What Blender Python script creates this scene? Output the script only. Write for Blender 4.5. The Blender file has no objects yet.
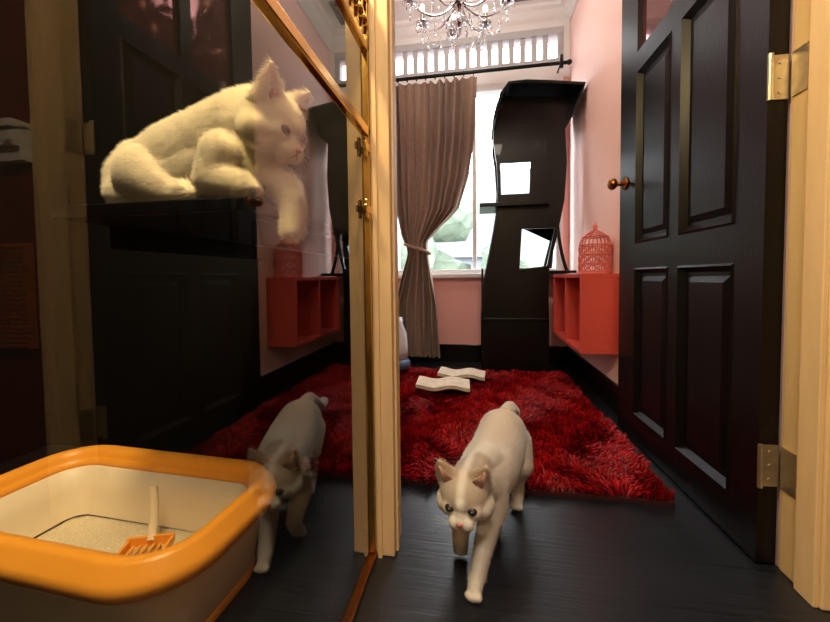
import bpy, bmesh, math, random
import numpy as np
from mathutils import Vector, Matrix, noise
random.seed(7); rng=np.random.default_rng(7)
S=bpy.context.scene
COL=S.collection

# ---------------------------------------------------------------- helpers
def lin(c):
    out=[]
    for v in c:
        v=v/255.0
        out.append(v/12.92 if v<=.04045 else ((v+.055)/1.055)**2.4)
    return (*out,1.0)

def mat(name,rgb,rough=.5,metal=0.0,var=0.0,vscale=8,bump=0.0,bscale=60,coat=0.0,trans=0.0,ior=1.45,emis=None,estr=0,stretch=(1,1,1),sheen=0.0,spec=None):
    m=bpy.data.materials.new(name); m.use_nodes=True
    nt=m.node_tree; b=nt.nodes['Principled BSDF']
    base=lin(rgb)
    b.inputs['Base Color'].default_value=base
    b.inputs['Roughness'].default_value=rough
    b.inputs['Metallic'].default_value=metal
    b.inputs['Coat Weight'].default_value=coat
    b.inputs['Transmission Weight'].default_value=trans
    b.inputs['IOR'].default_value=ior
    b.inputs['Sheen Weight'].default_value=sheen
    if spec is not None: b.inputs['Specular IOR Level'].default_value=spec
    if emis:
        b.inputs['Emission Color'].default_value=lin(emis); b.inputs['Emission Strength'].default_value=estr
    if var>0 or bump>0:
        tc=nt.nodes.new('ShaderNodeTexCoord'); mp=nt.nodes.new('ShaderNodeMapping')
        mp.inputs['Scale'].default_value=stretch
        nt.links.new(tc.outputs['Object'],mp.inputs['Vector'])
    if var>0:
        n=nt.nodes.new('ShaderNodeTexNoise'); n.inputs['Scale'].default_value=vscale; n.inputs['Detail'].default_value=5
        nt.links.new(mp.outputs[0],n.inputs['Vector'])
        r=nt.nodes.new('ShaderNodeValToRGB')
        r.color_ramp.elements[0].position=.3; r.color_ramp.elements[1].position=.7
        r.color_ramp.elements[0].color=tuple([x*(1-var) for x in base[:3]]+[1])
        r.color_ramp.elements[1].color=tuple([min(1,x*(1+var)) for x in base[:3]]+[1])
        nt.links.new(n.outputs['Fac'],r.inputs[0]); nt.links.new(r.outputs[0],b.inputs['Base Color'])
    if bump>0:
        n=nt.nodes.new('ShaderNodeTexNoise'); n.inputs['Scale'].default_value=bscale; n.inputs['Detail'].default_value=4
        nt.links.new(mp.outputs[0],n.inputs['Vector'])
        bp=nt.nodes.new('ShaderNodeBump'); bp.inputs['Strength'].default_value=bump; bp.inputs['Distance'].default_value=.01
        nt.links.new(n.outputs['Fac'],bp.inputs['Height']); nt.links.new(bp.outputs[0],b.inputs['Normal'])
    return m

def attr_mat(name,rough=.8,sheen=0.0,spec=.3,transl=0.0):
    m=bpy.data.materials.new(name); m.use_nodes=True
    nt=m.node_tree; b=nt.nodes['Principled BSDF']
    a=nt.nodes.new('ShaderNodeAttribute'); a.attribute_name='Col'
    nt.links.new(a.outputs['Color'],b.inputs['Base Color'])
    b.inputs['Roughness'].default_value=rough; b.inputs['Sheen Weight'].default_value=sheen
    b.inputs['Specular IOR Level'].default_value=spec
    if transl>0:
        t=nt.nodes.new('ShaderNodeBsdfTranslucent'); nt.links.new(a.outputs['Color'],t.inputs['Color'])
        mx=nt.nodes.new('ShaderNodeMixShader'); mx.inputs[0].default_value=transl
        nt.links.new(b.outputs[0],mx.inputs[1]); nt.links.new(t.outputs[0],mx.inputs[2])
        nt.links.new(mx.outputs[0],nt.nodes['Material Output'].inputs['Surface'])
    return m

def obj(name,me,mats=None,parent=None,smooth=False):
    o=bpy.data.objects.new(name,me); COL.objects.link(o)
    if mats:
        for m in (mats if isinstance(mats,list) else [mats]): me.materials.append(m)
    if parent: o.parent=parent
    if smooth:
        for p in me.polygons: p.use_smooth=True
    return o

def empty(name,loc=(0,0,0),rotz=0):
    e=bpy.data.objects.new(name,None); COL.objects.link(e); e.location=loc; e.rotation_euler=(0,0,rotz); e.empty_display_size=.05
    return e

def bm_box(bm,lo,hi):
    c=[(a+b)/2 for a,b in zip(lo,hi)]; s=[abs(b-a) for a,b in zip(lo,hi)]
    return bmesh.ops.create_cube(bm,size=1,matrix=Matrix.Translation(c)@Matrix.Diagonal((*s,1)))['verts']

def boxes(name,lst,m,parent=None,bevel=0.0):
    bm=bmesh.new()
    for lo,hi in lst: bm_box(bm,lo,hi)
    if bevel>0: bmesh.ops.bevel(bm,geom=bm.edges[:],offset=bevel,segments=2,affect='EDGES',profile=.5)
    me=bpy.data.meshes.new(name); bm.to_mesh(me); bm.free()
    return obj(name,me,m,parent)

def cyl(bm,p0,p1,r0,r1=None,seg=20):
    p0=Vector(p0);p1=Vector(p1); r1=r0 if r1 is None else r1
    d=p1-p0; q=Vector((0,0,1)).rotation_difference(d)
    M=Matrix.Translation((p0+p1)/2)@q.to_matrix().to_4x4()
    bmesh.ops.create_cone(bm,cap_ends=True,segments=seg,radius1=r0,radius2=r1,depth=d.length,matrix=M)

def sph(bm,c,r,sub=2,scale=(1,1,1),R=None):
    M=Matrix.Translation(c)
    if R is not None: M=M@R.to_4x4()
    M=M@Matrix.Diagonal((*scale,1))
    bmesh.ops.create_icosphere(bm,subdivisions=sub,radius=r,matrix=M)

def fin(name,bm,m,parent=None,smooth=False):
    me=bpy.data.meshes.new(name); bm.to_mesh(me); bm.free()
    return obj(name,me,m,parent,smooth)

def tube(name,pts,r,m,parent=None,cyclic=False,res=4):
    cu=bpy.data.curves.new(name,'CURVE'); cu.dimensions='3D'; cu.bevel_depth=r; cu.bevel_resolution=res; cu.use_fill_caps=True
    lists=pts if isinstance(pts[0][0],(list,tuple)) else [pts]
    for L in lists:
        sp=cu.splines.new('NURBS'); sp.points.add(len(L)-1)
        for i,p in enumerate(L): sp.points[i].co=(*p,1)
        sp.use_endpoint_u=not cyclic; sp.use_cyclic_u=cyclic; sp.order_u=min(4,len(L)); sp.resolution_u=6
    o=bpy.data.objects.new(name,cu); COL.objects.link(o); cu.materials.append(m)
    dg=bpy.context.evaluated_depsgraph_get(); me=bpy.data.meshes.new_from_object(o.evaluated_get(dg))
    bpy.data.objects.remove(o)
    if not me.materials: me.materials.append(m)
    return obj(name,me,None,parent,True)

def lathe(name,prof,m,center=(0,0,0),seg=32,parent=None):
    vs=[];fs=[];n=len(prof)
    for i in range(seg):
        a=2*math.pi*i/seg
        for r,z in prof: vs.append((center[0]+r*math.cos(a),center[1]+r*math.sin(a),center[2]+z))
    for i in range(seg):
        j=(i+1)%seg
        for k in range(n-1): fs.append((i*n+k,j*n+k,j*n+k+1,i*n+k+1))
    me=bpy.data.meshes.new(name); me.from_pydata(vs,[],fs)
    return obj(name,me,m,parent,True)

# ---------------------------------------------------------------- materials
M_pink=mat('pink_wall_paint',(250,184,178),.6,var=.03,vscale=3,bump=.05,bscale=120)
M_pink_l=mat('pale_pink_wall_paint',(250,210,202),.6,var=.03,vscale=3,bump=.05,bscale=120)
M_white=mat('white_trim_paint',(232,230,228),.4,var=.02,vscale=6)
M_slat=mat('transom_slat_paint',(188,188,190),.5,var=.03,vscale=6)
M_ceil=mat('ceiling_paint',(235,232,228),.8,var=.02,vscale=4)
M_black=mat('black_lacquer_wood',(8,7,8),.36,var=.4,vscale=6,stretch=(8,8,1),coat=.1,bump=.04,bscale=40,spec=.35)
M_door=mat('dark_stained_wood',(13,9,9),.36,var=.45,vscale=9,stretch=(10,10,1),bump=.08,bscale=30,spec=.3)
M_encl=mat('enclosure_black_paint',(10,8,7),.7,var=.2,vscale=4,spec=.2)
M_hallred=mat('dark_red_wallpaper',(100,24,24),.7,var=.25,vscale=14)
M_hallcream=mat('cream_hall_paint',(225,200,165),.7,var=.05,vscale=4)
M_cream=mat('cream_door_frame_paint',(234,200,148),.45,var=.05,vscale=5,stretch=(6,6,1),bump=.05,bscale=30)
M_brass=mat('polished_brass',(215,175,100),.2,metal=1.0,var=.1,vscale=30)
M_brassd=mat('aged_brass',(160,105,55),.28,metal=1.0,var=.2,vscale=40)
M_nickel=mat('satin_brass_hinge',(205,190,160),.35,metal=.9,var=.1,vscale=60)
M_red=mat('coral_red_lacquer',(202,78,68),.42,var=.06,vscale=5)
M_cage=mat('salmon_pink_metal',(222,118,108),.4,metal=.2,var=.1,vscale=30)
M_curt=mat('taupe_curtain_fabric',(150,124,106),.75,var=.1,vscale=40,bump=.1,bscale=300,sheen=.2)
M_chrome=mat('chandelier_silver',(200,200,205),.15,metal=1.0,var=.05,vscale=20)
M_cryst=mat('crystal_glass',(250,250,255),.02,trans=.85,ior=1.55,var=.01)
M_card=mat('corrugated_cardboard',(222,208,182),.85,var=.12,vscale=30,bump=.2,bscale=200)
M_orange=mat('orange_plastic',(252,172,62),.32,var=.03,vscale=4)
M_creamp=mat('cream_plastic',(242,230,205),.4,var=.03,vscale=4)
M_litter=mat('cat_litter',(228,214,186),.95,var=.12,vscale=200,bump=.5,bscale=250)
M_sisal=mat('sisal_rope',(170,82,48),.9,var=.3,vscale=60,bump=.5,bscale=120,stretch=(1,1,6))
M_whitep=mat('white_plastic',(235,235,240),.4,var=.02)
M_bluep=mat('blue_grey_plastic',(100,125,160),.4,var=.05)
M_leaf=mat('hedge_leaves',(98,112,96),.8,var=.35,vscale=6,bump=.5,bscale=12)
M_build=mat('neighbour_facade',(120,124,130),.8,var=.1,vscale=3)
M_nose=mat('pink_cat_nose',(205,130,120),.5,var=.05)
M_earin=mat('cat_inner_ear',(220,170,150),.8,var=.08,vscale=60)
M_iris=mat('cat_iris_amber',(60,62,42),.08,var=.3,vscale=150,coat=1)
M_pupil=mat('cat_pupil',(5,5,6),.05,var=.01,coat=1)
M_rim=mat('cat_eye_rim',(45,32,28),.4,var=.05)
M_whisk=mat('whisker',(245,245,240),.4,var=.01)

# floor
M_floor=bpy.data.materials.new('black_wood_planks'); M_floor.use_nodes=True
nt=M_floor.node_tree; b=nt.nodes['Principled BSDF']
tc=nt.nodes.new('ShaderNodeTexCoord')
br=nt.nodes.new('ShaderNodeTexBrick'); br.inputs['Scale'].default_value=1; br.inputs['Brick Width'].default_value=1.3; br.inputs['Row Height'].default_value=.125
br.inputs['Mortar Size'].default_value=.0012; br.inputs['Color1'].default_value=lin((26,29,35)); br.inputs['Color2'].default_value=lin((34,37,44)); br.inputs['Mortar'].default_value=lin((5,5,6))
nt.links.new(tc.outputs['Object'],br.inputs['Vector'])
mp=nt.nodes.new('ShaderNodeMapping'); mp.inputs['Scale'].default_value=(2,40,1); nt.links.new(tc.outputs['Object'],mp.inputs['Vector'])
nz=nt.nodes.new('ShaderNodeTexNoise'); nz.inputs['Scale'].default_value=3; nz.inputs['Detail'].default_value=7; nt.links.new(mp.outputs[0],nz.inputs['Vector'])
mx=nt.nodes.new('ShaderNodeMix'); mx.data_type='RGBA'; mx.blend_type='MULTIPLY'; mx.inputs['Factor'].default_value=.6
nt.links.new(br.outputs['Color'],mx.inputs['A']); nt.links.new(nz.outputs['Fac'],mx.inputs['B']); nt.links.new(mx.outputs['Result'],b.inputs['Base Color'])
mr=nt.nodes.new('ShaderNodeMapRange'); mr.inputs['To Min'].default_value=.22; mr.inputs['To Max'].default_value=.45
nt.links.new(nz.outputs['Fac'],mr.inputs['Value']); nt.links.new(mr.outputs[0],b.inputs['Roughness'])
bp=nt.nodes.new('ShaderNodeBump'); bp.inputs['Strength'].default_value=.18; bp.inputs['Distance'].default_value=.004
ad=nt.nodes.new('ShaderNodeMath'); ad.operation='SUBTRACT'; nt.links.new(nz.outputs['Fac'],ad.inputs[0]); nt.links.new(br.outputs['Fac'],ad.inputs[1])
nt.links.new(ad.outputs[0],bp.inputs['Height']); nt.links.new(bp.outputs[0],b.inputs['Normal'])

# pane glass: single sheet, reflectivity rising towards grazing angles
M_pane=bpy.data.materials.new('reflective_glass'); M_pane.use_nodes=True
nt=M_pane.node_tree; nt.nodes.remove(nt.nodes['Principled BSDF'])
lw=nt.nodes.new('ShaderNodeLayerWeight'); lw.inputs['Blend'].default_value=.5
pw=nt.nodes.new('ShaderNodeMath'); pw.operation='POWER'; pw.inputs[1].default_value=3
ma=nt.nodes.new('ShaderNodeMath'); ma.operation='MULTIPLY_ADD'; ma.use_clamp=True; ma.inputs[1].default_value=.88; ma.inputs[2].default_value=.06
tr=nt.nodes.new('ShaderNodeBsdfTransparent'); tr.inputs['Color'].default_value=(.95,.93,.89,1)
gl=nt.nodes.new('ShaderNodeBsdfGlossy'); gl.inputs['Roughness'].default_value=0; gl.inputs['Color'].default_value=(.97,.95,.92,1)
ms=nt.nodes.new('ShaderNodeMixShader')
nt.links.new(lw.outputs['Facing'],pw.inputs[0]); nt.links.new(pw.outputs[0],ma.inputs[0]); nt.links.new(ma.outputs[0],ms.inputs[0]); nt.links.new(tr.outputs[0],ms.inputs[1]); nt.links.new(gl.outputs[0],ms.inputs[2])
nt.links.new(ms.outputs[0],nt.nodes['Material Output'].inputs['Surface'])

# ---------------------------------------------------------------- room shell
H=2.50; WR=.645; YB=2.75; WL=-.75
boxes('floor',[((-1.75,-1.75,-.1),(1.75,YB+.12,0))],M_floor)
boxes('ceiling',[((-1.75,-1.75,H),(1.75,YB+.12,H+.1))],M_ceil)
WX0,WX1,WZ0,WZ1=-.64,.60,.66,2.02
TZ0,TZ1=2.14,2.33
boxes('wall_back',[((WL-.1,YB,0),(WR+.1,YB+.1,WZ0)),((WL-.1,YB,WZ0),(WX0,YB+.1,TZ1)),((WX1,YB,WZ0),(WR+.1,YB+.1,TZ1)),((WL-.1,YB,TZ1),(WR+.1,YB+.1,H)),((WX0,YB,WZ1),(WX1,YB+.1,TZ0))],M_pink)
boxes('trim_window_band',[((WL,YB-.012,WZ1),(WR-.001,YB,TZ0-.02)),((WL,YB-.012,TZ1+.02),(WR-.001,YB,H-.09)),((WX1,YB-.012,TZ0-.02),(WR-.001,YB,TZ1+.02)),((WL,YB-.012,TZ0-.02),(WX0,YB,TZ1+.02))],M_white)
boxes('wall_right',[((WR,.87,0),(WR+.1,YB,H))],M_pink_l)
boxes('wall_left',[((WL-.1,1.2,0),(WL,YB,H))],M_pink_l)
boxes('wall_front',[((WR,.79,0),(1.75,.87,H)),((-.24,.79,2.1),(WR,.87,H))],M_hallred)
boxes('wall_partition',[((-1.7,1.15,0),(-.265,1.2,H)),((-.315,.87,0),(-.265,1.15,H))],M_encl)
boxes('wall_hall_left',[((-1.75,-1.75,0),(-1.65,1.2,H))],M_encl)
boxes('wall_hall_right',[((1.65,-1.75,0),(1.75,.79,H))],M_hallred)
boxes('wall_hall_rear',[((-1.75,-1.75,0),(1.75,-1.65,H))],M_hallcream)
boxes('wall_enclosure_end',[((-1.65,-.35,0),(-.25,-.3,H))],M_encl)
boxes('baseboard_right',[((WR-.015,.9,0),(WR,YB,.13))],M_black,bevel=.003)
boxes('baseboard_back',[((WL,YB-.015,0),(WR-.015,YB,.13))],M_black,bevel=.003)
boxes('baseboard_left',[((WL,1.2,0),(WL+.015,YB-.015,.13))],M_black,bevel=.003)
def crown(name,a,b_,inward):
    prof=[(0,-.11),(.012,-.11),(.015,-.09),(.03,-.07),(.05,-.03),(.075,-.02),(.08,0),(0,0)]
    vs=[];fs=[]
    for P in (a,b_):
        for o_,z in prof: vs.append((P[0]+inward[0]*o_,P[1]+inward[1]*o_,H+z))
    n=len(prof)
    for k in range(n): fs.append((k,(k+1)%n,n+(k+1)%n,n+k))
    fs.append(tuple(range(n))); fs.append(tuple(range(2*n-1,n-1,-1)))
    me=bpy.data.meshes.new(name); me.from_pydata(vs,[],fs); obj(name,me,M_white)
crown('trim_crown_back',(WL,YB),(WR,YB),(0,-1))
crown('trim_crown_right',(WR,.87),(WR,YB),(-1,0))
crown('trim_crown_left',(WL,1.2),(WL,YB),(1,0))
# window
w=empty('window_1')
fw=.045
boxes('frame',[((WX0,YB-.015,WZ0),(WX0+fw,YB+.08,WZ1)),((WX1-fw,YB-.015,WZ0),(WX1,YB+.08,WZ1)),((WX0+fw,YB-.015,WZ1-fw),(WX1-fw,YB+.08,WZ1)),((WX0+fw,YB-.015,WZ0),(WX1-fw,YB+.08,WZ0+fw*.7)),
   ((-.03,YB+.02,WZ0+.03),(.0,YB+.06,WZ1-fw))],M_white,w,.003)
boxes('sill',[((WX0-.02,YB-.05,WZ0-.03),(WX1+.02,YB+.0,WZ0))],M_white,w,.004)
w2=empty('window_2')
L=[((WX0,YB-.02,TZ0-.03),(WX1,YB+.05,TZ0+.012)),((WX0,YB-.02,TZ1-.012),(WX1,YB+.05,TZ1+.035)),((WX0,YB-.015,TZ0+.012),(WX0+.04,YB+.05,TZ1-.012)),((WX1-.04,YB-.015,TZ0+.012),(WX1,YB+.05,TZ1-.012))]
n=15
for i in range(1,n):
    x=WX0+.04+(WX1-WX0-.08)*i/n
    L.append(((x-.018,YB-.004,TZ0+.012),(x+.018,YB+.03,TZ1-.012)))
boxes('slats',L,M_slat,w2,.002)
# outside
g=empty('garden_hedge')
bm=bmesh.new()
for i in range(46):
    x=random.uniform(-2.6,1.0); z=random.uniform(-.2,1.5)*(1 if x<-.2 else .6)
    sph(bm,(x,4.8+random.uniform(-.3,.3),z),random.uniform(.25,.45),2)
for v in bm.verts: v.co+=Vector(noise.noise_vector(v.co*4))*.14
fin('foliage',bm,M_leaf,g)
boxes('neighbour_house',[((-4,7,-1),(5,7.3,2.6)),((-4,6.9,1.0),(5,7.0,1.1)),((.2,6.95,.2),(1.0,7.0,.9))],M_build)
boxes('garden_ground',[((-6,2.9,-.6),(6,9,-.5))],M_build)

# door frame (left jamb = post, right jamb)
df=empty('door_frame')
boxes('jamb_left',[((-.243,.790,0),(-.188,.87,2.1))],M_cream,df,.003)
boxes('jamb_left_bead',[((-.225,.782,0),(-.215,.790,2.1)),((-.188,.81,0),(-.183,.825,2.1))],M_cream,df,.001)
boxes('jamb_right',[((.64,.785,0),(.672,.885,2.1))],M_cream,df,.003)
boxes('jamb_right_stop',[((.630,.79,0),(.640,.835,2.1))],M_cream,df,.002)
boxes('head',[((-.188,.80,2.06),(.64,.87,2.1))],M_cream,df,.003)

# ---------------------------------------------------------------- glass partition
gp=empty('glass_partition')
me=bpy.data.meshes.new('pane'); me.from_pydata([(-.2365,-.3,.01),(-.2365,.780,.01),(-.2365,.780,2.3),(-.2365,-.3,2.3)],[],[(0,1,2,3)])
obj('pane',me,M_pane,gp)
boxes('bottom_track',[((-.247,-.3,0),(-.227,.785,.016))],M_brassd,gp,.002)
boxes('top_rail',[((-.2445,-.3,.945),(-.2285,.785,.966))],M_brass,gp,.003)
boxes('upper_rail',[((-.2445,-.3,1.125),(-.2285,.785,1.142)),((-.2445,-.3,1.225),(-.2285,.785,1.242))],M_brass,gp,.003)
L=[]
for i in range(36):
    y=-.27+i*.03
    if y<.775: L.append(((-.2425,y-.004,1.142),(-.2305,y+.004,1.225)))
boxes('rail_lattice',L,M_brass,gp,.002)
bm=bmesh.new()
for i in range(35):
    y=-.255+i*.03
    if y<.775: bmesh.ops.create_icosphere(bm,subdivisions=2,radius=.013,matrix=Matrix.Translation((-.2365,y,1.183)))
fin('rail_beads',bm,M_brass,gp,True)
boxes('edge_strip',[((-.2445,.774,.018),(-.2285,.784,2.3))],M_brass,gp,.002)
for k,z in enumerate((.915,.785)):
    boxes('clip_%d'%(k+1),[((-.230,.735,z-.008),(-.224,.775,z+.008)),((-.232,.745,z-.02),(-.226,.757,z+.02))],M_brass,gp,.002)

# ---------------------------------------------------------------- door
ang=math.atan2(.02,.74)
d=empty('door_1',(.60,.89,0),ang)
DW,DT,DH=.74,.038,2.03
cols=[(.085,.318),(.37,.60)]
rows=[(.11,.665),(.755,1.385),(1.455,1.90)]
st=[((0,0,.008),(DT,cols[0][0],DH)),((0,cols[0][1],.008),(DT,cols[1][0],DH)),((0,cols[1][1],.008),(DT,DW,DH))]
for c in cols:
    zs=[.008]+[z for r in rows for z in r]+[DH]
    for i in range(0,len(zs),2): st.append(((0,c[0],zs[i]),(DT,c[1],zs[i+1])))
boxes('stiles_and_rails',st,M_door,d)
bm=bmesh.new()
def pan(bm,y0,y1,z0,z1):
    rings=[(0,0.0),(.006,-.004),(.012,.004),(.02,.014),(.03,.014),(.048,.006)]
    prev=None
    for off,x in rings:
        vs=[bm.verts.new((x,a,b2)) for a,b2 in ((y0+off,z0+off),(y1-off,z0+off),(y1-off,z1-off),(y0+off,z1-off))]
        if prev:
            for i in range(4): bm.faces.new((prev[i],prev[(i+1)%4],vs[(i+1)%4],vs[i]))
        prev=vs
    bm.faces.new(prev)
for c in cols:
    for r in rows[:2]: pan(bm,c[0],c[1],r[0],r[1])
fin('raised_panels',bm,M_door,d)
boxes('panel_backs',[((.02,c[0],r[0]),(.03,c[1],r[1])) for c in cols for r in rows[:2]],M_door,d)
M_dglass=mat('door_glass_pane',(120,70,70),.06,metal=.6,var=.05)
boxes('glass_lights',[((.015,c[0],rows[2][0]),(.022,c[1],rows[2][1])) for c in cols],M_dglass,d)
bm=bmesh.new()
cyl(bm,(0,.69,1.0),(-.006,.69,1.0),.026,.024,28); cyl(bm,(-.006,.69,1.0),(-.035,.69,1.0),.009,.009,16)
sph(bm,(-.048,.69,1.0),.023,3,(.8,1,1))
fin('knob',bm,M_brassd,d,True)
for k,z in enumerate((1.045,.225,1.85)):
    bm=bmesh.new()
    bm_box(bm,(.006,-.0035,z-.045),(.036,.0,z+.045)); 
    cyl(bm,(.0,-.006,z-.047),(.0,-.006,z+.047),.005,seg=12)
    for t in (-.03,0,.03): cyl(bm,(.02,-.0055,z+t),(.02,-.003,z+t),.004,seg=10)
    fin('hinge_%d'%(k+1),bm,M_nickel,d)
for k,z in enumerate((1.045,.225)):
    boxes('jamb_hinge_leaf_%d'%(k+1),[((.637,.845,z-.045),(.640,.883,z+.045))],M_nickel,df)

# ---------------------------------------------------------------- rug
rug=empty('shag_rug')
RX0,RX1,RY0,RY1=-.60,.535,1.085,2.39
boxes('backing',[((RX0,RY0,0),(RX1,RY1,.012))],mat('rug_backing',(50,2,6),.9,var=.2),rug)
N=56000
x=rng.uniform(RX0,RX1,N); y=rng.uniform(RY0,RY1,N)
sw=np.sin(x*9+2*np.sin(y*5))+np.sin(y*11+1.7*np.sin(x*7))+.6*np.sin(x*23+y*17)
angd=sw*1.5+rng.normal(0,.45,N)
lean=.5+.4*np.sin(x*13-y*8)+rng.normal(0,.15,N); lean=np.clip(lean,.05,1.15)
clump=.5+.5*np.sin(x*31+3*np.sin(y*19))*np.sin(y*27+3*np.sin(x*21))
Ln=rng.uniform(.026,.042,N)*(.8+.5*clump)
dx=np.cos(angd)*np.sin(lean);dy=np.sin(angd)*np.sin(lean);dz=np.cos(lean)
wa=rng.uniform(0,math.pi,N); wx=np.cos(wa)*.0022; wy=np.sin(wa)*.0022
P=np.stack([x,y,np.full(N,.008)],1)
D1=np.stack([dx*.35,dy*.35,dz],1); Dm=P+D1*(Ln*.55)[:,None]
T=Dm+np.stack([dx*1.3,dy*1.3,dz*.55],1)*(Ln*.5)[:,None]
Wd=np.stack([wx,wy,np.zeros(N)],1)
V=np.stack([P-Wd,P+Wd,Dm-Wd,Dm+Wd,T-Wd*.5,T+Wd*.5],1).reshape(-1,3)
V[:,2]=np.maximum(V[:,2],.004)
idx=np.arange(N)[:,None]*6
F=np.concatenate([idx+np.array([[0,1,3,2]]),idx+np.array([[2,3,5,4]])],0)
me=bpy.data.meshes.new('pile'); me.from_pydata(V.tolist(),[],F.tolist())
ca=me.color_attributes.new('Col','FLOAT_COLOR','POINT')
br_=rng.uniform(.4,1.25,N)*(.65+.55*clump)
c0=np.array([.04,.001,.002]);c1=np.array([.32,.003,.006]);c2=np.array([.60,.010,.014])  # dark roots and bright tips paint pile shadow and highlights into the yarn colour
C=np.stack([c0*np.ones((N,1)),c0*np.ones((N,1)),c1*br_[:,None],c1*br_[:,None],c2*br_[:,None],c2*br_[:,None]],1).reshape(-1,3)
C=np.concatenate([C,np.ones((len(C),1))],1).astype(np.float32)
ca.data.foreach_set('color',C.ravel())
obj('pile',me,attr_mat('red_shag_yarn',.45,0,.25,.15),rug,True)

# ---------------------------------------------------------------- curtain + rod
cu=empty('curtain')
zk=[.05,.45,.80,.86,.95,1.12,1.35,1.6,2.03]
rk=[-.265,-.285,-.345,-.35,-.27,-.13,-.06,-.02,.005]
lk=[-.62,-.60,-.50,-.50,-.54,-.58,-.61,-.62,-.63]
nz_,nx_=70,150
vs=[];fs=[]
for j in range(nz_+1):
    z=.05+(2.03-.05)*j/nz_
    r_=np.interp(z,zk,rk); l_=np.interp(z,zk,lk)
    pinch=math.exp(-((z-.83)/.07)**2)
    for i in range(nx_+1):
        s=i/nx_
        ph=s*2*math.pi*11
        amp=(.022+.012*math.sin(s*9+z))*(1-.55*pinch)
        xx=l_+(r_-l_)*s+.006*math.sin(ph*.5+z*3)
        yy=2.63+amp*math.cos(ph+.8*math.sin(z*2.2+s*4))+ .02*math.sin(s*3.1)*(1-pinch)
        zz=z+(.05*(s-.3) if .6<z<1.2 else 0)*math.exp(-((z-.9)/.15)**2)
        vs.append((xx,yy,zz))
for j in range(nz_):
    for i in range(nx_):
        a=j*(nx_+1)+i; fs.append((a,a+1,a+nx_+2,a+nx_+1))
me=bpy.data.meshes.new('drape'); me.from_pydata(vs,[],fs); obj('drape',me,M_curt,cu,True)
pts=[]
for k in range(17):
    a=2*math.pi*k/16; pts.append((-.425+.092*math.cos(a),2.63+.05*math.sin(a),.845-.035*math.cos(a)))
tube('tieback',[p for p in pts[:-1]],.013,M_curt,cu,cyclic=True)
cr=empty('curtain_rod')
tube('rod',[(-.72,2.62,2.055),(-.2,2.62,2.055),(.3,2.62,2.055),(.60,2.62,2.055)],.012,M_black,cr)
bm=bmesh.new(); sph(bm,(.612,2.62,2.055),.018,2); cyl(bm,(.56,2.62,2.055),(.56,2.735,2.055),.006)
cyl(bm,(.56,2.61,2.02),(.56,2.61,2.10),.012)
for i in range(10):
    xr=-.62+i*.067
    bmesh.ops.create_cone(bm,cap_ends=False,segments=16,radius1=.019,radius2=.019,depth=.006,matrix=Matrix.Translation((xr,2.62,2.05))@Matrix.Rotation(math.pi/2,4,'Y'))
fin('finial_bracket_rings',bm,M_black,cr,True)

# ---------------------------------------------------------------- cat tree
ct=empty('cat_tree')
outline=[(.03,0),(.03,.36),(.037,.50),(.062,.68),(.105,.90),(.135,1.08),(.14,1.22),(.13,1.38),(.112,1.50),(.112,1.58),(.14,1.68),(.19,1.79),(.42,1.765),(.60,1.74),(.575,1.66),(.545,1.61),(.55,1.5),(.558,1.35),(.545,1.12),(.50,.88),(.455,.69),(.45,.50),(.455,.36),(.455,0)]
h1=[(.155,1.165),(.335,1.165),(.345,1.375),(.150,1.375)]
h2=[(.27,.68),(.445,.70),(.495,.945),(.285,.945)]
def plate(name,outl,holes,y,th,parent,m):
    cu=bpy.data.curves.new(name,'CURVE'); cu.dimensions='2D'; cu.fill_mode='BOTH'; cu.extrude=th/2; cu.bevel_depth=.003; cu.bevel_resolution=1
    for pl in [outl]+holes:
        sp=cu.splines.new('POLY'); sp.points.add(len(pl)-1); sp.use_cyclic_u=True
        for i,(a,c) in enumerate(pl): sp.points[i].co=(a,c,0,1)
    o=bpy.data.objects.new(name,cu); COL.objects.link(o)
    dg=bpy.context.evaluated_depsgraph_get(); me=bpy.data.meshes.new_from_object(o.evaluated_get(dg)); bpy.data.objects.remove(o)
    me.transform(Matrix.Translation((0,y,0))@Matrix.Rotation(math.pi/2,4,'X'))
    me.materials.clear()
    return obj(name,me,m,parent)
plate('front_panel',outline,[h1,h2],2.46,.02,ct,M_black)
bh1=[(.16,1.12),(.38,1.12),(.385,1.43),(.15,1.43)]
bh2=[(.28,.69),(.51,.69),(.54,.98),(.30,.98)]
plate('back_panel',[(a*1.0,c) for a,c in outline],[bh1,bh2],2.66,.02,ct,M_black)
def strip(name,pl,y0,y1,th,parent,m):
    vs=[];fs=[]
    n=len(pl)
    for i,(a,c) in enumerate(pl):
        p=Vector(pl[max(0,i-1)]);q=Vector(pl[min(n-1,i+1)]); t=(q-p).normalized(); nn=Vector((-t.y,t.x))*th
        for yy in (y0,y1):
            vs.append((a,yy,c)); vs.append((a+nn.x,yy,c+nn.y))
    for i in range(n-1):
        a=i*4;b2=a+4
        fs+= [(a,b2,b2+2,a+2),(a+1,a+3,b2+3,b2+1),(a,a+1,b2+1,b2),(a+2,b2+2,b2+3,a+3)]
    fs+=[(0,2,3,1),((n-1)*4,(n-1)*4+1,(n-1)*4+3,(n-1)*4+2)]
    me=bpy.data.meshes.new(name); me.from_pydata(vs,[],fs); return obj(name,me,m,parent)
strip('right_shell',[(.455,.01),(.455,.36),(.45,.50),(.455,.66)],2.46,2.66,.015,ct,M_black)
strip('left_shell',[(.03,.69),(.03,.36),(.03,.01)][::-1],2.46,2.66,-.012,ct,M_black)
strip('top_scroll',[(.118,1.60),(.138,1.68),(.165,1.75),(.20,1.80),(.30,1.80),(.42,1.785),(.625,1.755),(.59,1.68),(.555,1.60)],2.32,2.68,.018,ct,M_black)
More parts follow.
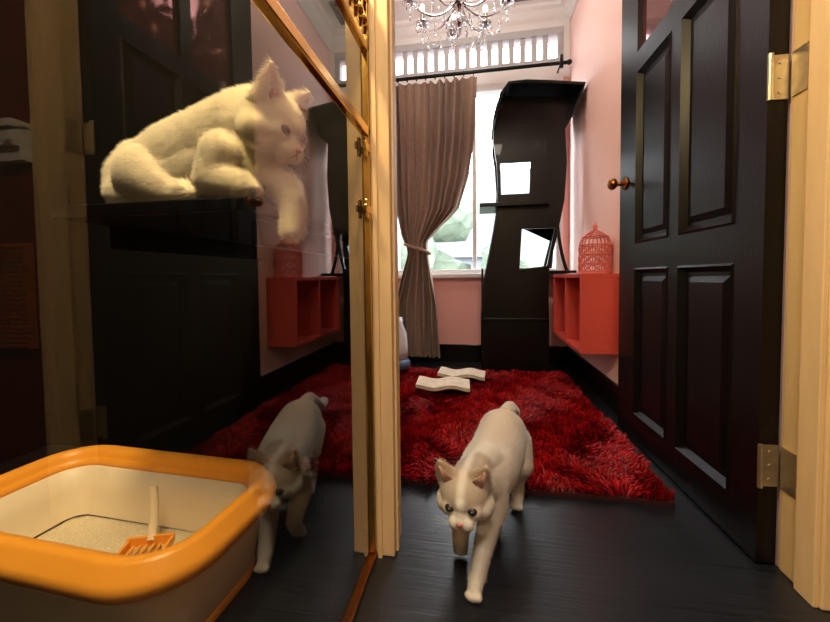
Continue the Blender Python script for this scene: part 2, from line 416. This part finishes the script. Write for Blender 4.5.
boxes('perches',[((.02,2.40,1.085),(.45,2.68,1.11)),((.04,2.44,.345),(.455,2.68,.365)),((.44,2.46,.655),(.625,2.70,.672)),((.2,2.45,.632),(.45,2.68,.65))],M_black,ct,.003)
tube('strut',[(.60,2.60,.67),(.55,2.60,.80),(.54,2.60,.95),(.53,2.60,1.05)],.012,M_black,ct)

# ---------------------------------------------------------------- red wall shelf
sh=empty('wall_shelf')
X0,X1,Y0,Y1,Z0,Z1=.475,.645,1.80,2.42,.272,.645
t=.018
boxes('carcass',[((X0,Y0,Z0),(X1,Y1,Z0+t)),((X0,Y0,Z1-t),(X1,Y1,Z1)),((X0,Y0,Z0+t),(X1,Y0+t,Z1-t)),((X0,Y1-t,Z0+t),(X1,Y1,Z1-t)),((X1-.01,Y0+t,Z0+t),(X1,Y1-t,Z1-t)),
   ((X0+.002,(Y0+Y1)/2-t/2,Z0+t),(X1-.01,(Y0+Y1)/2+t/2,Z1-t))],M_red,sh,.0015)
# ---------------------------------------------------------------- bird cage lantern
bc=empty('birdcage_lantern')
cx,cy,cz=.566,1.90,.645
R0=.071
wires=[]
for k in range(22):
    a=2*math.pi*k/22
    wires.append([(cx+R0*f*math.cos(a),cy+R0*f*math.sin(a),cz+z) for f,z in ((1,.01),(1,.06),(1,.12),(.98,.15),(.82,.178),(.5,.198),(.18,.208),(.05,.215))])
tube('wires',wires,.0022,M_cage,bc,res=1)
for k,(z,f) in enumerate(((.012,1),(.05,1),(.095,1),(.14,1),(.18,.8))):
    ring=[(cx+R0*f*math.cos(2*math.pi*i/24),cy+R0*f*math.sin(2*math.pi*i/24),cz+z) for i in range(24)]
    tube('ring_%d'%k,ring,.004,M_cage,bc,cyclic=True,res=2)
sc=[]
for k in range(11):
    for zc in (.03,.072,.118):
        a=2*math.pi*(k+.5)/11
        L=[]
        for i in range(12):
            th=i/11*2*math.pi
            aa=a+math.cos(th)*.2; L.append((cx+(R0+.001)*math.cos(aa),cy+(R0+.001)*math.sin(aa),cz+zc+math.sin(th)*.016))
        sc.append(L)
tube('filigree',sc,.003,M_cage,bc,res=1)
lathe('base_plate',[(0,0),(.075,0),(.076,.006),(.070,.01),(.06,.012),(0,.012)],M_cage,(cx,cy,cz),parent=bc)
lathe('finial',[(0,.21),(.012,.212),(.006,.22),(.012,.228),(.01,.236),(.003,.242),(0,.255)],M_cage,(cx,cy,cz),parent=bc)
# ---------------------------------------------------------------- chandelier
ch=empty('chandelier')
cx,cy=-.09,2.05
lathe('column',[(0,1.99),(.012,1.995),(.025,2.015),(.03,2.03),(.012,2.05),(.01,2.08),(.035,2.10),(.05,2.12),(.03,2.14),(.012,2.16),(.012,2.25),(.03,2.28),(.012,2.31),(.006,2.34),(.006,2.45),(.06,2.47),(.065,2.50),(0,2.50)],M_chrome,(cx,cy,0),parent=ch)
arms=[];gems=bmesh.new()
def gem(p,s,l=1.7):
    bmesh.ops.create_icosphere(gems,subdivisions=1,radius=s,matrix=Matrix.Translation(p)@Matrix.Rotation(random.random()*3,4,'Z')@Matrix.Diagonal((1,.55,l,1)))
for k in range(8):
    a=2*math.pi*k/8+.2; ca_,sa=math.cos(a),math.sin(a)
    q=lambda r,z:(cx+r*ca_,cy+r*sa,z)
    arms.append([q(.02,2.12),q(.08,2.05),q(.17,2.04),q(.24,2.09),q(.265,2.13)])
    for r,z in ((.265,2.10),(.22,2.04),(.13,2.02),(.07,2.05)):
        for m_ in range(3): gem(q(r,z-.018-m_*.022),.0075 if m_<2 else .011)
    for m_ in range(6):
        aa=a+math.pi*2*m_/6
        gem((cx+.265*ca_+.035*math.cos(aa),cy+.265*sa+.035*math.sin(aa),2.115),.008,2)
    a2=a+2*math.pi/8
    for m_ in range(12):
        f=m_/11; rr_=.265; px=(1-f)*ca_+f*math.cos(a2); py=(1-f)*sa+f*math.sin(a2)
        gem((cx+rr_*px,cy+rr_*py,2.12-.09*math.sin(math.pi*f)),.0075,1)
    for m_ in range(9):
        f=m_/8; gem(q(.02+.24*f,2.30-.17*f-.05*math.sin(math.pi*f)),.007,1)
    lathe('cup_%d'%k,[(0,0),(.012,0),(.035,.008),(.04,.014),(.012,.014),(.012,.075),(0,.077)],M_chrome,q(.265,2.125),16,ch)
for m_ in range(10):
    a=2*math.pi*m_/10; gem((cx+.04*math.cos(a),cy+.04*math.sin(a),2.02),.009,2)
gem((cx,cy,1.965),.022,1.2)
fin('crystals',gems,M_cryst,ch)
tube('arms',arms,.006,M_chrome,ch)
M_bulb=mat('bulb',(255,240,215),.4,emis=(255,225,180),estr=6)
bm=bmesh.new()
for k in range(8):
    a=2*math.pi*k/8+.2; sph(bm,(cx+.265*math.cos(a),cy+.265*math.sin(a),2.225),.014,2,(1,1,1.8))
fin('bulbs',bm,M_bulb,ch,True)
boxes('ceiling_vent',[((.20,2.40,H-.012),(.50,2.42,H)),((.20,2.60,H-.012),(.50,2.62,H)),((.20,2.42,H-.012),(.22,2.60,H)),((.48,2.42,H-.012),(.50,2.60,H))]+[((.22,2.432+i*.024,H-.01),(.48,2.442+i*.024,H-.003)) for i in range(7)],mat('vent_grey',(110,110,112),.5,var=.05))

# ---------------------------------------------------------------- cardboard scratchers
def wavy(cx,cy,w,dp,rot,z0,amp,waves):
    vs=[];fs=[];n=60
    for i in range(n+1):
        s=i/n; xx=(s-.5)*w; zz=z0+amp+.018+amp*math.cos(s*2*math.pi*waves)
        for yy,z in ((-dp/2,zz),(dp/2,zz),(dp/2,zz-.018),(-dp/2,zz-.018)): vs.append((xx,yy,z))
    for i in range(n):
        for k in range(4):
            a=i*4+k;b2=i*4+(k+1)%4; fs.append((a,b2,b2+4,a+4))
    fs+=[(0,1,2,3),(n*4+3,n*4+2,n*4+1,n*4)]
    me=bpy.data.meshes.new('scratcher'); me.from_pydata(vs,[],fs)
    o=obj('cardboard_cat_scratcher',me,M_card,None,False); o.location=(cx,cy,0); o.rotation_euler=(0,0,rot); return o
wavy(-.18,1.94,.28,.17,.04,.050,.007,1.5)
wavy(-.09,2.16,.27,.15,-.06,.050,.007,1.5)

lb=empty('pet_feeder',(-.505,2.30,.0))
lathe('hopper',[(0,.10),(.06,.10),(.062,.18),(.055,.28),(.03,.34),(.028,.38),(0,.382)],M_whitep,(0,0,0),parent=lb)
lathe('base',[(0,.052),(.075,.052),(.078,.09),(.066,.11),(0,.11)],M_bluep,(0,0,0),parent=lb)

# ---------------------------------------------------------------- litter box
def rr(hx,hy,r,n=8):
    out=[]
    for cxs,cys,a0 in ((1,1,0),(-1,1,90),(-1,-1,180),(1,-1,270)):
        for i in range(n+1):
            a=math.radians(a0+90*i/n); out.append((cxs*(hx-r)+r*math.cos(a),cys*(hy-r)+r*math.sin(a)))
    return out
def sweep(name,prof,hx,hy,r,m,parent,closed=False,cap=False):
    vs=[];fs=[];n=None
    for off,z in prof:
        R=rr(hx+off,hy+off,max(.02,r+off)); n=len(R); vs+=[(a,b2,z) for a,b2 in R]
    K=len(prof)
    for k in range(K if closed else K-1):
        k2=(k+1)%K
        for i in range(n):
            j=(i+1)%n; fs.append((k*n+i,k*n+j,k2*n+j,k2*n+i))
    if cap: fs.append(tuple(range((K-1)*n,K*n)))
    me=bpy.data.meshes.new(name); me.from_pydata(vs,[],fs); return obj(name,me,m,parent,True)
lt=empty('litter_box',(-.755,.628,0),math.radians(-3))
HX,HY,RR=.32,.180,.12
sweep('pan',[(-.055,.0),(-.05,.004),(-.035,.10),(-.018,.165),(-.03,.165),(-.045,.10),(-.06,.05),(-.10,.045)],HX,HY,RR,M_creamp,lt,cap=True)
sweep('rim',[(-.012,.155),(.0,.158),(.003,.172),(.0,.185),(-.010,.190),(-.014,.203),(-.026,.209),(-.038,.205),(-.044,.195),(-.05,.165),(-.056,.165),(-.05,.185),(-.03,.19),(-.016,.180),(-.012,.17)],HX,HY,RR,M_orange,lt,closed=True)
sweep('inner_lip',[(-.054,.170),(-.062,.168),(-.072,.12),(-.082,.06)],HX,HY,RR,M_creamp,lt)
sweep('base_foot',[(-.05,.0),(-.045,.02),(-.05,.03)],HX,HY,RR,M_orange,lt)
bm=bmesh.new()
R=rr(HX-.07,HY-.07,.05)
grid=[]
for k in range(1,21):
    f=k/20; grid.append([bm.verts.new((a*f,b2*f,.056+.007*noise.noise(Vector((a*f*25,b2*f*25,0))))) for a,b2 in R])
c0_=bm.verts.new((0,0,.058)); nR=len(R)
for i in range(nR):
    j=(i+1)%nR; bm.faces.new((c0_,grid[0][i],grid[0][j]))
    for k in range(19): bm.faces.new((grid[k][i],grid[k+1][i],grid[k+1][j],grid[k][j]))
fin('litter',bm,M_litter,lt,True)
scp=empty('litter_scoop',(-.68,.625,.072),.35)
L=[((-.045,-.035,0),(-.039,.035,.016)),((.039,-.035,0),(.045,.035,.016)),((-.045,.03,0),(.045,.036,.02)),((-.045,-.036,0),(.045,-.031,.004))]
for i in range(6): L.append(((-.036+i*.013,-.035,0),(-.030+i*.013,.035,.004)))
boxes('slotted_blade',L,M_orange,scp,.001)
tube('handle',[(0,.033,.01),(0,.05,.035),(-.005,.06,.075),(-.008,.065,.11)],.009,M_creamp,scp)

# ---------------------------------------------------------------- perch
pr=empty('cat_perch_shelf')
boxes('shelf',[((-.715,.515,.746),(-.350,1.15,.768))],M_black,pr,.003)
boxes('brackets',[((-.70,.60,.70),(-.68,1.15,.746)),((-.40,.60,.70),(-.38,1.15,.746))],M_black,pr,.003)

# hall wall dressing (seen reflected in the pane)
boxes('trim_chair_rail',[((.674,.765,.95),(1.65,.79,1.04)),((.674,.752,.985),(1.65,.765,1.025)),((.674,.745,1.03),(1.65,.79,1.05))]+[((.68+i*.05,.744,.995),(.705+i*.05,.752,1.015)) for i in range(19)],M_white,bevel=.002)
boxes('sisal_scratching_board',[((.685,.77,.46),(1.2,.79,.74))]+[((.685,.765,.465+i*.0125),(1.2,.772,.4735+i*.0125)) for i in range(22)],M_sisal,bevel=.0015)  # sisal scratching board hung on the hall wall, not a wall part

# ---------------------------------------------------------------- cats
def interp_chain(bm,ch):
    for i in range(len(ch)-1):
        a=Vector(ch[i][:3]);b2=Vector(ch[i+1][:3]);ra,rb=ch[i][3],ch[i+1][3]
        n=max(1,int((b2-a).length/(.22*min(ra,rb))))
        for k in range(n+1):
            f=k/n; r=ra+(rb-ra)*f
            bmesh.ops.create_icosphere(bm,subdivisions=3 if r>.03 else 2,radius=r,matrix=Matrix.Translation(a.lerp(b2,f))@Matrix.Rotation(random.random()*6,4,'X')@Matrix.Rotation(random.random()*6,4,'Z'))
M_fur=attr_mat('cat_fur',.85,.4,.2,.25)
def make_cat(name,chains,headpos,F,U,colfn,flow,blobs=(),hs=1.0,furN=60000,flen=.011,toes=(),wd=.0005,stand=.28,offset=(0,0,0),sm=9):
    root=empty(name)
    F=Vector(F).normalized(); U=Vector(U); U=(U-F*U.dot(F)).normalized(); Sd=F.cross(U)
    R=Matrix((Sd,F,U)).transposed()
    Hc=Vector(headpos)
    W=lambda s,f,u: Hc+R@(Vector((s,f,u))*hs)
    HM=Matrix.Translation(Hc)@R.to_4x4()@Matrix.Diagonal((hs,hs,hs,1))
    bm=bmesh.new()
    for c in chains: interp_chain(bm,c)
    for c,r,sc_ in blobs: sph(bm,c,r,3,sc_)
    for (px,py,pz,dx,dy) in toes:
        L_=math.hypot(dx,dy); dx/=L_;dy/=L_
        for k in (-1.5,-.5,.5,1.5):
            sph(bm,(px+dx*(.011-abs(k)*.002)-dy*k*.0068,py+dy*(.011-abs(k)*.002)+dx*k*.0068,pz-.001),.0074,2)
    def hb(s,f,u,r,sc_=(1,1,1)): sph(bm,W(s,f,u),r*hs,3,sc_,R)
    hb(0,-.003,.004,.042,(1.08,1,.92))
    for s in (-1,1):
        hb(s*.027,.006,-.012,.025)
        hb(s*.010,.0415,-.017,.0130)
        hb(s*.020,.025,-.002,.0165)
        base=Vector((s*.025,-.004,.026)); tip=Vector((s*.044,-.006,.069))
        mid=(base+tip)/2; dd=(tip-base); q=Vector((0,0,1)).rotation_difference(dd)
        M=HM@Matrix.Translation(mid)@q.to_matrix().to_4x4()@Matrix.Diagonal((1,.46,1,1))
        bmesh.ops.create_cone(bm,cap_ends=True,segments=20,radius1=.026,radius2=.004,depth=dd.length,matrix=M)
    hb(0,.036,-.027,.0105); hb(0,.036,-.003,.0110); hb(0,.026,.010,.0165); hb(0,.0445,-.011,.0100)
    me=bpy.data.meshes.new('tmp'); bm.to_mesh(me); bm.free()
    o=bpy.data.objects.new('tmp',me); COL.objects.link(o)
    m=o.modifiers.new('r','REMESH'); m.mode='VOXEL'; m.voxel_size=.0028
    m=o.modifiers.new('s','SMOOTH'); m.iterations=sm; m.factor=.5
    dg=bpy.context.evaluated_depsgraph_get(); me2=bpy.data.meshes.new_from_object(o.evaluated_get(dg))
    bpy.data.objects.remove(o)
    n=len(me2.vertices); co=np.empty(n*3); me2.vertices.foreach_get('co',co); co=co.reshape(-1,3)
    Ri=np.array(R.transposed())
    loc=((co-np.array(Hc))@Ri.T)/hs
    C=np.concatenate([colfn(co,loc),np.ones((n,1))],1).astype(np.float32)
    ca=me2.color_attributes.new('Col','FLOAT_COLOR','POINT'); ca.data.foreach_set('color',C.ravel())
    obj('body',me2,M_fur,root,True)
    me2.calc_loop_triangles()
    nt_=len(me2.loop_triangles); tri=np.empty(nt_*3,dtype=np.int32); me2.loop_triangles.foreach_get('vertices',tri); tri=tri.reshape(-1,3)
    vn=np.empty(n*3); me2.vertices.foreach_get('normal',vn); vn=vn.reshape(-1,3)
    A,B,Cc=co[tri[:,0]],co[tri[:,1]],co[tri[:,2]]
    cr_=np.cross(B-A,Cc-A); ar=np.linalg.norm(cr_,axis=1)
    nn=vn[tri[:,0]]+vn[tri[:,1]]+vn[tri[:,2]]; nn/=np.maximum(np.linalg.norm(nn,axis=1)[:,None],1e-9)
    pick=rng.choice(nt_,furN,p=ar/ar.sum())
    u=rng.random(furN);v=rng.random(furN); fl=u+v>1; u[fl]=1-u[fl]; v[fl]=1-v[fl]
    P=A[pick]+(B-A)[pick]*u[:,None]+(Cc-A)[pick]*v[:,None]; Nn=nn[pick]
    Lc=((P-np.array(Hc))@Ri.T)/hs
    keep=np.ones(furN,bool)
    for s in (-1,1):
        keep&=np.linalg.norm(Lc-np.array([s*.0195,.040,.005]),axis=1)>.0105
    keep&=np.linalg.norm(Lc-np.array([0,.053,-.009]),axis=1)>.010
    P,Nn,Lc=P[keep],Nn[keep],Lc[keep]; N=len(P)
    fd=flow(P)
    hw=np.clip((.07-np.linalg.norm(Lc,axis=1))/.02,0,1)[:,None]
    fd=fd*(1-hw)-np.array(F)[None,:]*hw
    fd=fd-Nn*np.sum(fd*Nn,1)[:,None]; fd/=np.maximum(np.linalg.norm(fd,axis=1)[:,None],1e-6)
    face=np.clip((Lc[:,1]-.0)/.03,0,1)*(hw[:,0])
    ll=flen*rng.uniform(.6,1.25,N)*(1-.65*face)
    low=P[:,2]<.03
    ll[low]*=.5
    dirv=fd*.85+Nn*stand+rng.normal(0,.13,(N,3)); dirv/=np.linalg.norm(dirv,axis=1)[:,None]
    side=np.cross(dirv,Nn+rng.normal(0,.3,(N,3))); side/=np.maximum(np.linalg.norm(side,axis=1)[:,None],1e-6)
    Vv=np.stack([P-side*wd-Nn*.0005,P+side*wd-Nn*.0005,P+dirv*ll[:,None]],1).reshape(-1,3)
    if P[:,2].min()<.1: Vv[:,2]=np.maximum(Vv[:,2],.001)
    me3=bpy.data.meshes.new('fur'); me3.from_pydata(Vv.tolist(),[],np.arange(3*N).reshape(-1,3).tolist())
    cc=colfn(P,Lc)*rng.uniform(.90,1.06,(N,1)); cc=np.clip(np.repeat(cc,3,axis=0),0,1)
    ca=me3.color_attributes.new('Col','FLOAT_COLOR','POINT')
    ca.data.foreach_set('color',np.concatenate([cc,np.ones((len(cc),1))],1).astype(np.float32).ravel())
    obj('fur',me3,M_fur,root,True)
    nrm=Nn*.85+dirv*.15; nrm/=np.linalg.norm(nrm,axis=1)[:,None]
    me3.normals_split_custom_set_from_vertices(np.repeat(nrm,3,axis=0).tolist())
    for s,nm in ((-1,'l'),(1,'r')):
        bm=bmesh.new(); sph(bm,W(s*.0195,.0330,.005),.0088*hs,3,(1.12,1,.84),R); fin('eye_rim_'+nm,bm,M_rim,root,True)
        bm=bmesh.new(); sph(bm,W(s*.0197,.0345,.0052),.0080*hs,3,(1.02,1,.76),R); fin('eye_'+nm,bm,M_iris,root,True)
        bm=bmesh.new(); sph(bm,W(s*.0199,.0387,.0054),.0050*hs,3,(.9,.9,1.0),R); fin('pupil_'+nm,bm,M_pupil,root,True)
        b0=Vector((s*.0265,.005,.034)); t0=Vector((s*.042,-.001,.060)); dd=t0-b0
        q=Vector((0,0,1)).rotation_difference(dd)
        M=HM@Matrix.Translation((b0+t0)/2)@q.to_matrix().to_4x4()@Matrix.Diagonal((1,.25,1,1))
        bm=bmesh.new(); bmesh.ops.create_cone(bm,cap_ends=True,segments=16,radius1=.011,radius2=.002,depth=dd.length,matrix=M); fin('inner_ear_'+nm,bm,M_earin,root,True)
    bm=bmesh.new(); sph(bm,W(0,.0530,-.0085),.0050*hs,2,(1.25,.7,.8),R); fin('nose',bm,M_nose,root,True)
    tube('mouth',[[tuple(W(0,.0540,-.012)),tuple(W(0,.0540,-.016)),tuple(W(.004,.0540,-.021)),tuple(W(.012,.050,-.024))],[tuple(W(0,.0540,-.012)),tuple(W(0,.0540,-.016)),tuple(W(-.004,.0540,-.021)),tuple(W(-.012,.050,-.024))]],.0006*hs,M_nose,root,res=1)
    wl=[]
    for s in (-1,1):
        for k in range(4):
            wl.append([tuple(W(s*.014,.047,-.014-.002*k)),tuple(W(s*.035,.05,-.010-.006*k)),tuple(W(s*.050,.04,-.014-.010*k))])
    tube('whiskers',wl,.00018,M_whisk,root,res=1)
    root.location=offset
    return root

white=np.array([.90,.84,.75]); cream=np.array([.78,.56,.37]); grey=np.array([.46,.33,.22])
def col_walk(p,l):
    n=len(p); c=np.repeat(white[None],n,0)
    inhead=np.clip((.085-np.linalg.norm(l-np.array([0,0,.01]),axis=1))/.01,0,1)
    top=np.clip((l[:,2]-.000)/.014,0,1)*inhead*np.clip((np.abs(l[:,0])-.003)/.008,0,1)
    c=c*(1-.65*top[:,None])+grey*(.65*top[:,None])
    ear=np.clip((l[:,2]-.036)/.012,0,1)*inhead
    c=c*(1-.5*ear[:,None])+cream*(.5*ear[:,None])
    bk=np.clip((p[:,2]-.215)/.03,0,1)*np.clip((p[:,1]-.86)/.05,0,1)
    c=c*(1-.4*bk[:,None])+cream*(.4*bk[:,None])
    return c
def flow_walk(P):
    f=np.tile(np.array([.25,.9,-.35]),(len(P),1))
    low=np.clip((.13-P[:,2])/.04,0,1)[:,None]
    return f*(1-low)+np.array([0,.1,-1.])*low
walk=[
 [(.080,1.10,.198,.044),(.068,1.05,.198,.064),(.052,.97,.186,.065),(.027,.89,.180,.066),(.008,.84,.178,.058),(-.004,.815,.190,.049),(-.014,.79,.200,.042),(-.02,.772,.200,.038)],
 [(.02,.86,.210,.040),(0,.815,.212,.034)],
 [(.030,.83,.175,.037),(.034,.82,.13,.030),(.023,.805,.10,.024),(.006,.765,.055,.0175),(-.003,.742,.026,.0155),(-.007,.730,.015,.015)],
 [(-.028,.83,.17,.035),(-.036,.85,.12,.028),(-.038,.835,.095,.023),(-.039,.805,.060,.0170),(-.039,.815,.035,.0155),(-.039,.822,.026,.015)],
 [(.040,1.05,.175,.048),(.022,1.00,.13,.037),(.03,1.03,.095,.024),(.035,1.06,.065,.0165),(.028,1.035,.025,.0145),(.022,1.015,.015,.015)],
 [(.098,1.05,.175,.048),(.108,1.02,.13,.037),(.112,1.04,.095,.024),(.115,1.065,.068,.0165),(.110,1.045,.028,.0145),(.106,1.030,.015,.015)],
 [(.088,1.13,.225,.024),(.10,1.18,.225,.019),(.115,1.25,.19,.018),(.125,1.32,.15,.018),(.135,1.38,.145,.015)],
]
make_cat('white_cat',walk,(-.026,.752,.193),(-.16,-.92,-.34),(-.08,-.3,1),col_walk,flow_walk,hs=1.12,furN=140000,flen=.010,
  toes=[(-.008,.724,.012,-.2,-1),(-.039,.822,.014,0,.6),(.021,1.01,.012,-.2,-1),(.105,1.025,.012,-.2,-1)],stand=.26,offset=(0,-.014,0),sm=6)

wc2=np.array([.95,.87,.70])
def col_lie(p,l):
    c=np.repeat(wc2[None],len(p),0)
    inhead=np.clip((.085-np.linalg.norm(l,axis=1))/.01,0,1)
    ear=np.clip((l[:,2]-.036)/.012,0,1)*inhead
    return c*(1-.3*ear[:,None])+cream*(.3*ear[:,None])
def flow_lie(P): return np.tile(np.array([-.9,0,-.3]),(len(P),1))
lie=[
 [(-.620,.65,.850,.070),(-.57,.65,.862,.082),(-.51,.64,.870,.085),(-.45,.63,.888,.080),(-.405,.615,.908,.067),(-.37,.60,.915,.054),(-.350,.592,.908,.046)],
 [(-.44,.61,.845,.062),(-.52,.62,.835,.064),(-.60,.63,.838,.062)],
 [(-.42,.575,.85,.042),(-.435,.565,.81,.033),(-.395,.552,.797,.024),(-.370,.547,.790,.020)],
 [(-.385,.60,.86,.042),(-.36,.595,.825,.031),(-.325,.588,.800,.024),(-.308,.582,.770,.0195),(-.304,.578,.745,.018),(-.303,.574,.727,.018),(-.302,.570,.718,.016)],
 [(-.595,.60,.83,.058),(-.545,.580,.806,.037),(-.515,.563,.790,.020),(-.49,.555,.788,.018)],
 [(-.655,.66,.90,.028),(-.678,.65,.885,.034),(-.685,.635,.85,.037),(-.678,.625,.815,.036),(-.650,.60,.803,.032),(-.62,.585,.797,.026)],
]
make_cat('white_cat',lie,(-.338,.580,.898),(.86,-.08,-.62),(.50,-.10,.9),col_lie,flow_lie,hs=1.2,furN=170000,flen=.014,
  toes=[(-.362,.546,.786,1,-.1),(-.480,.553,.786,1,-.1)],stand=.36,sm=10)

# ---------------------------------------------------------------- lights
W_=bpy.data.worlds.new('World'); S.world=W_; W_.use_nodes=True
nt=W_.node_tree; bg=nt.nodes['Background']
bg.inputs['Color'].default_value=(.92,.96,1.0,1); bg.inputs['Strength'].default_value=12.0
def light(name,kind,loc,energy,color,size=.1,rot=(0,0,0),**kw):
    l=bpy.data.lights.new(name,kind); l.energy=energy; l.color=color
    if kind=='AREA': l.size=size
    elif kind!='SUN': l.shadow_soft_size=size
    for k,v in kw.items(): setattr(l,k,v)
    o=bpy.data.objects.new(name,l); COL.objects.link(o); o.location=loc; o.rotation_euler=rot; return o
p=light('window_portal','AREA',((WX0+WX1)/2,YB+.12,(WZ0+TZ1)/2),1,(1,1,1),1.3,(-math.pi/2,0,0),shape='RECTANGLE',size_y=1.75)
p.data.cycles.is_portal=True
light('enclosure_spot_lamp','POINT',(-.50,.22,1.75),62,(1,.77,.38),.08)
light('hall_ceiling_lamp','AREA',(.1,-.5,2.45),40,(1,.84,.66),.5)
light('chandelier_lamp','POINT',(-.09,1.9,2.30),13,(1,.92,.84),.12)

# ---------------------------------------------------------------- camera
cam=bpy.data.cameras.new('camera'); co_=bpy.data.objects.new('camera',cam); COL.objects.link(co_)
cam.sensor_width=36; cam.lens=365/830*36; cam.shift_y=-20/830; cam.clip_start=.01
yaw=math.atan(62/365)
Mx=Matrix.Rotation(yaw,4,'Z')@Matrix.Rotation(math.pi/2-math.radians(2.2),4,'X')@Matrix.Rotation(-.011,4,'Z')
co_.matrix_world=Matrix.Translation((0,0,.64))@Mx
S.camera=co_
S.view_settings.view_transform='Standard'
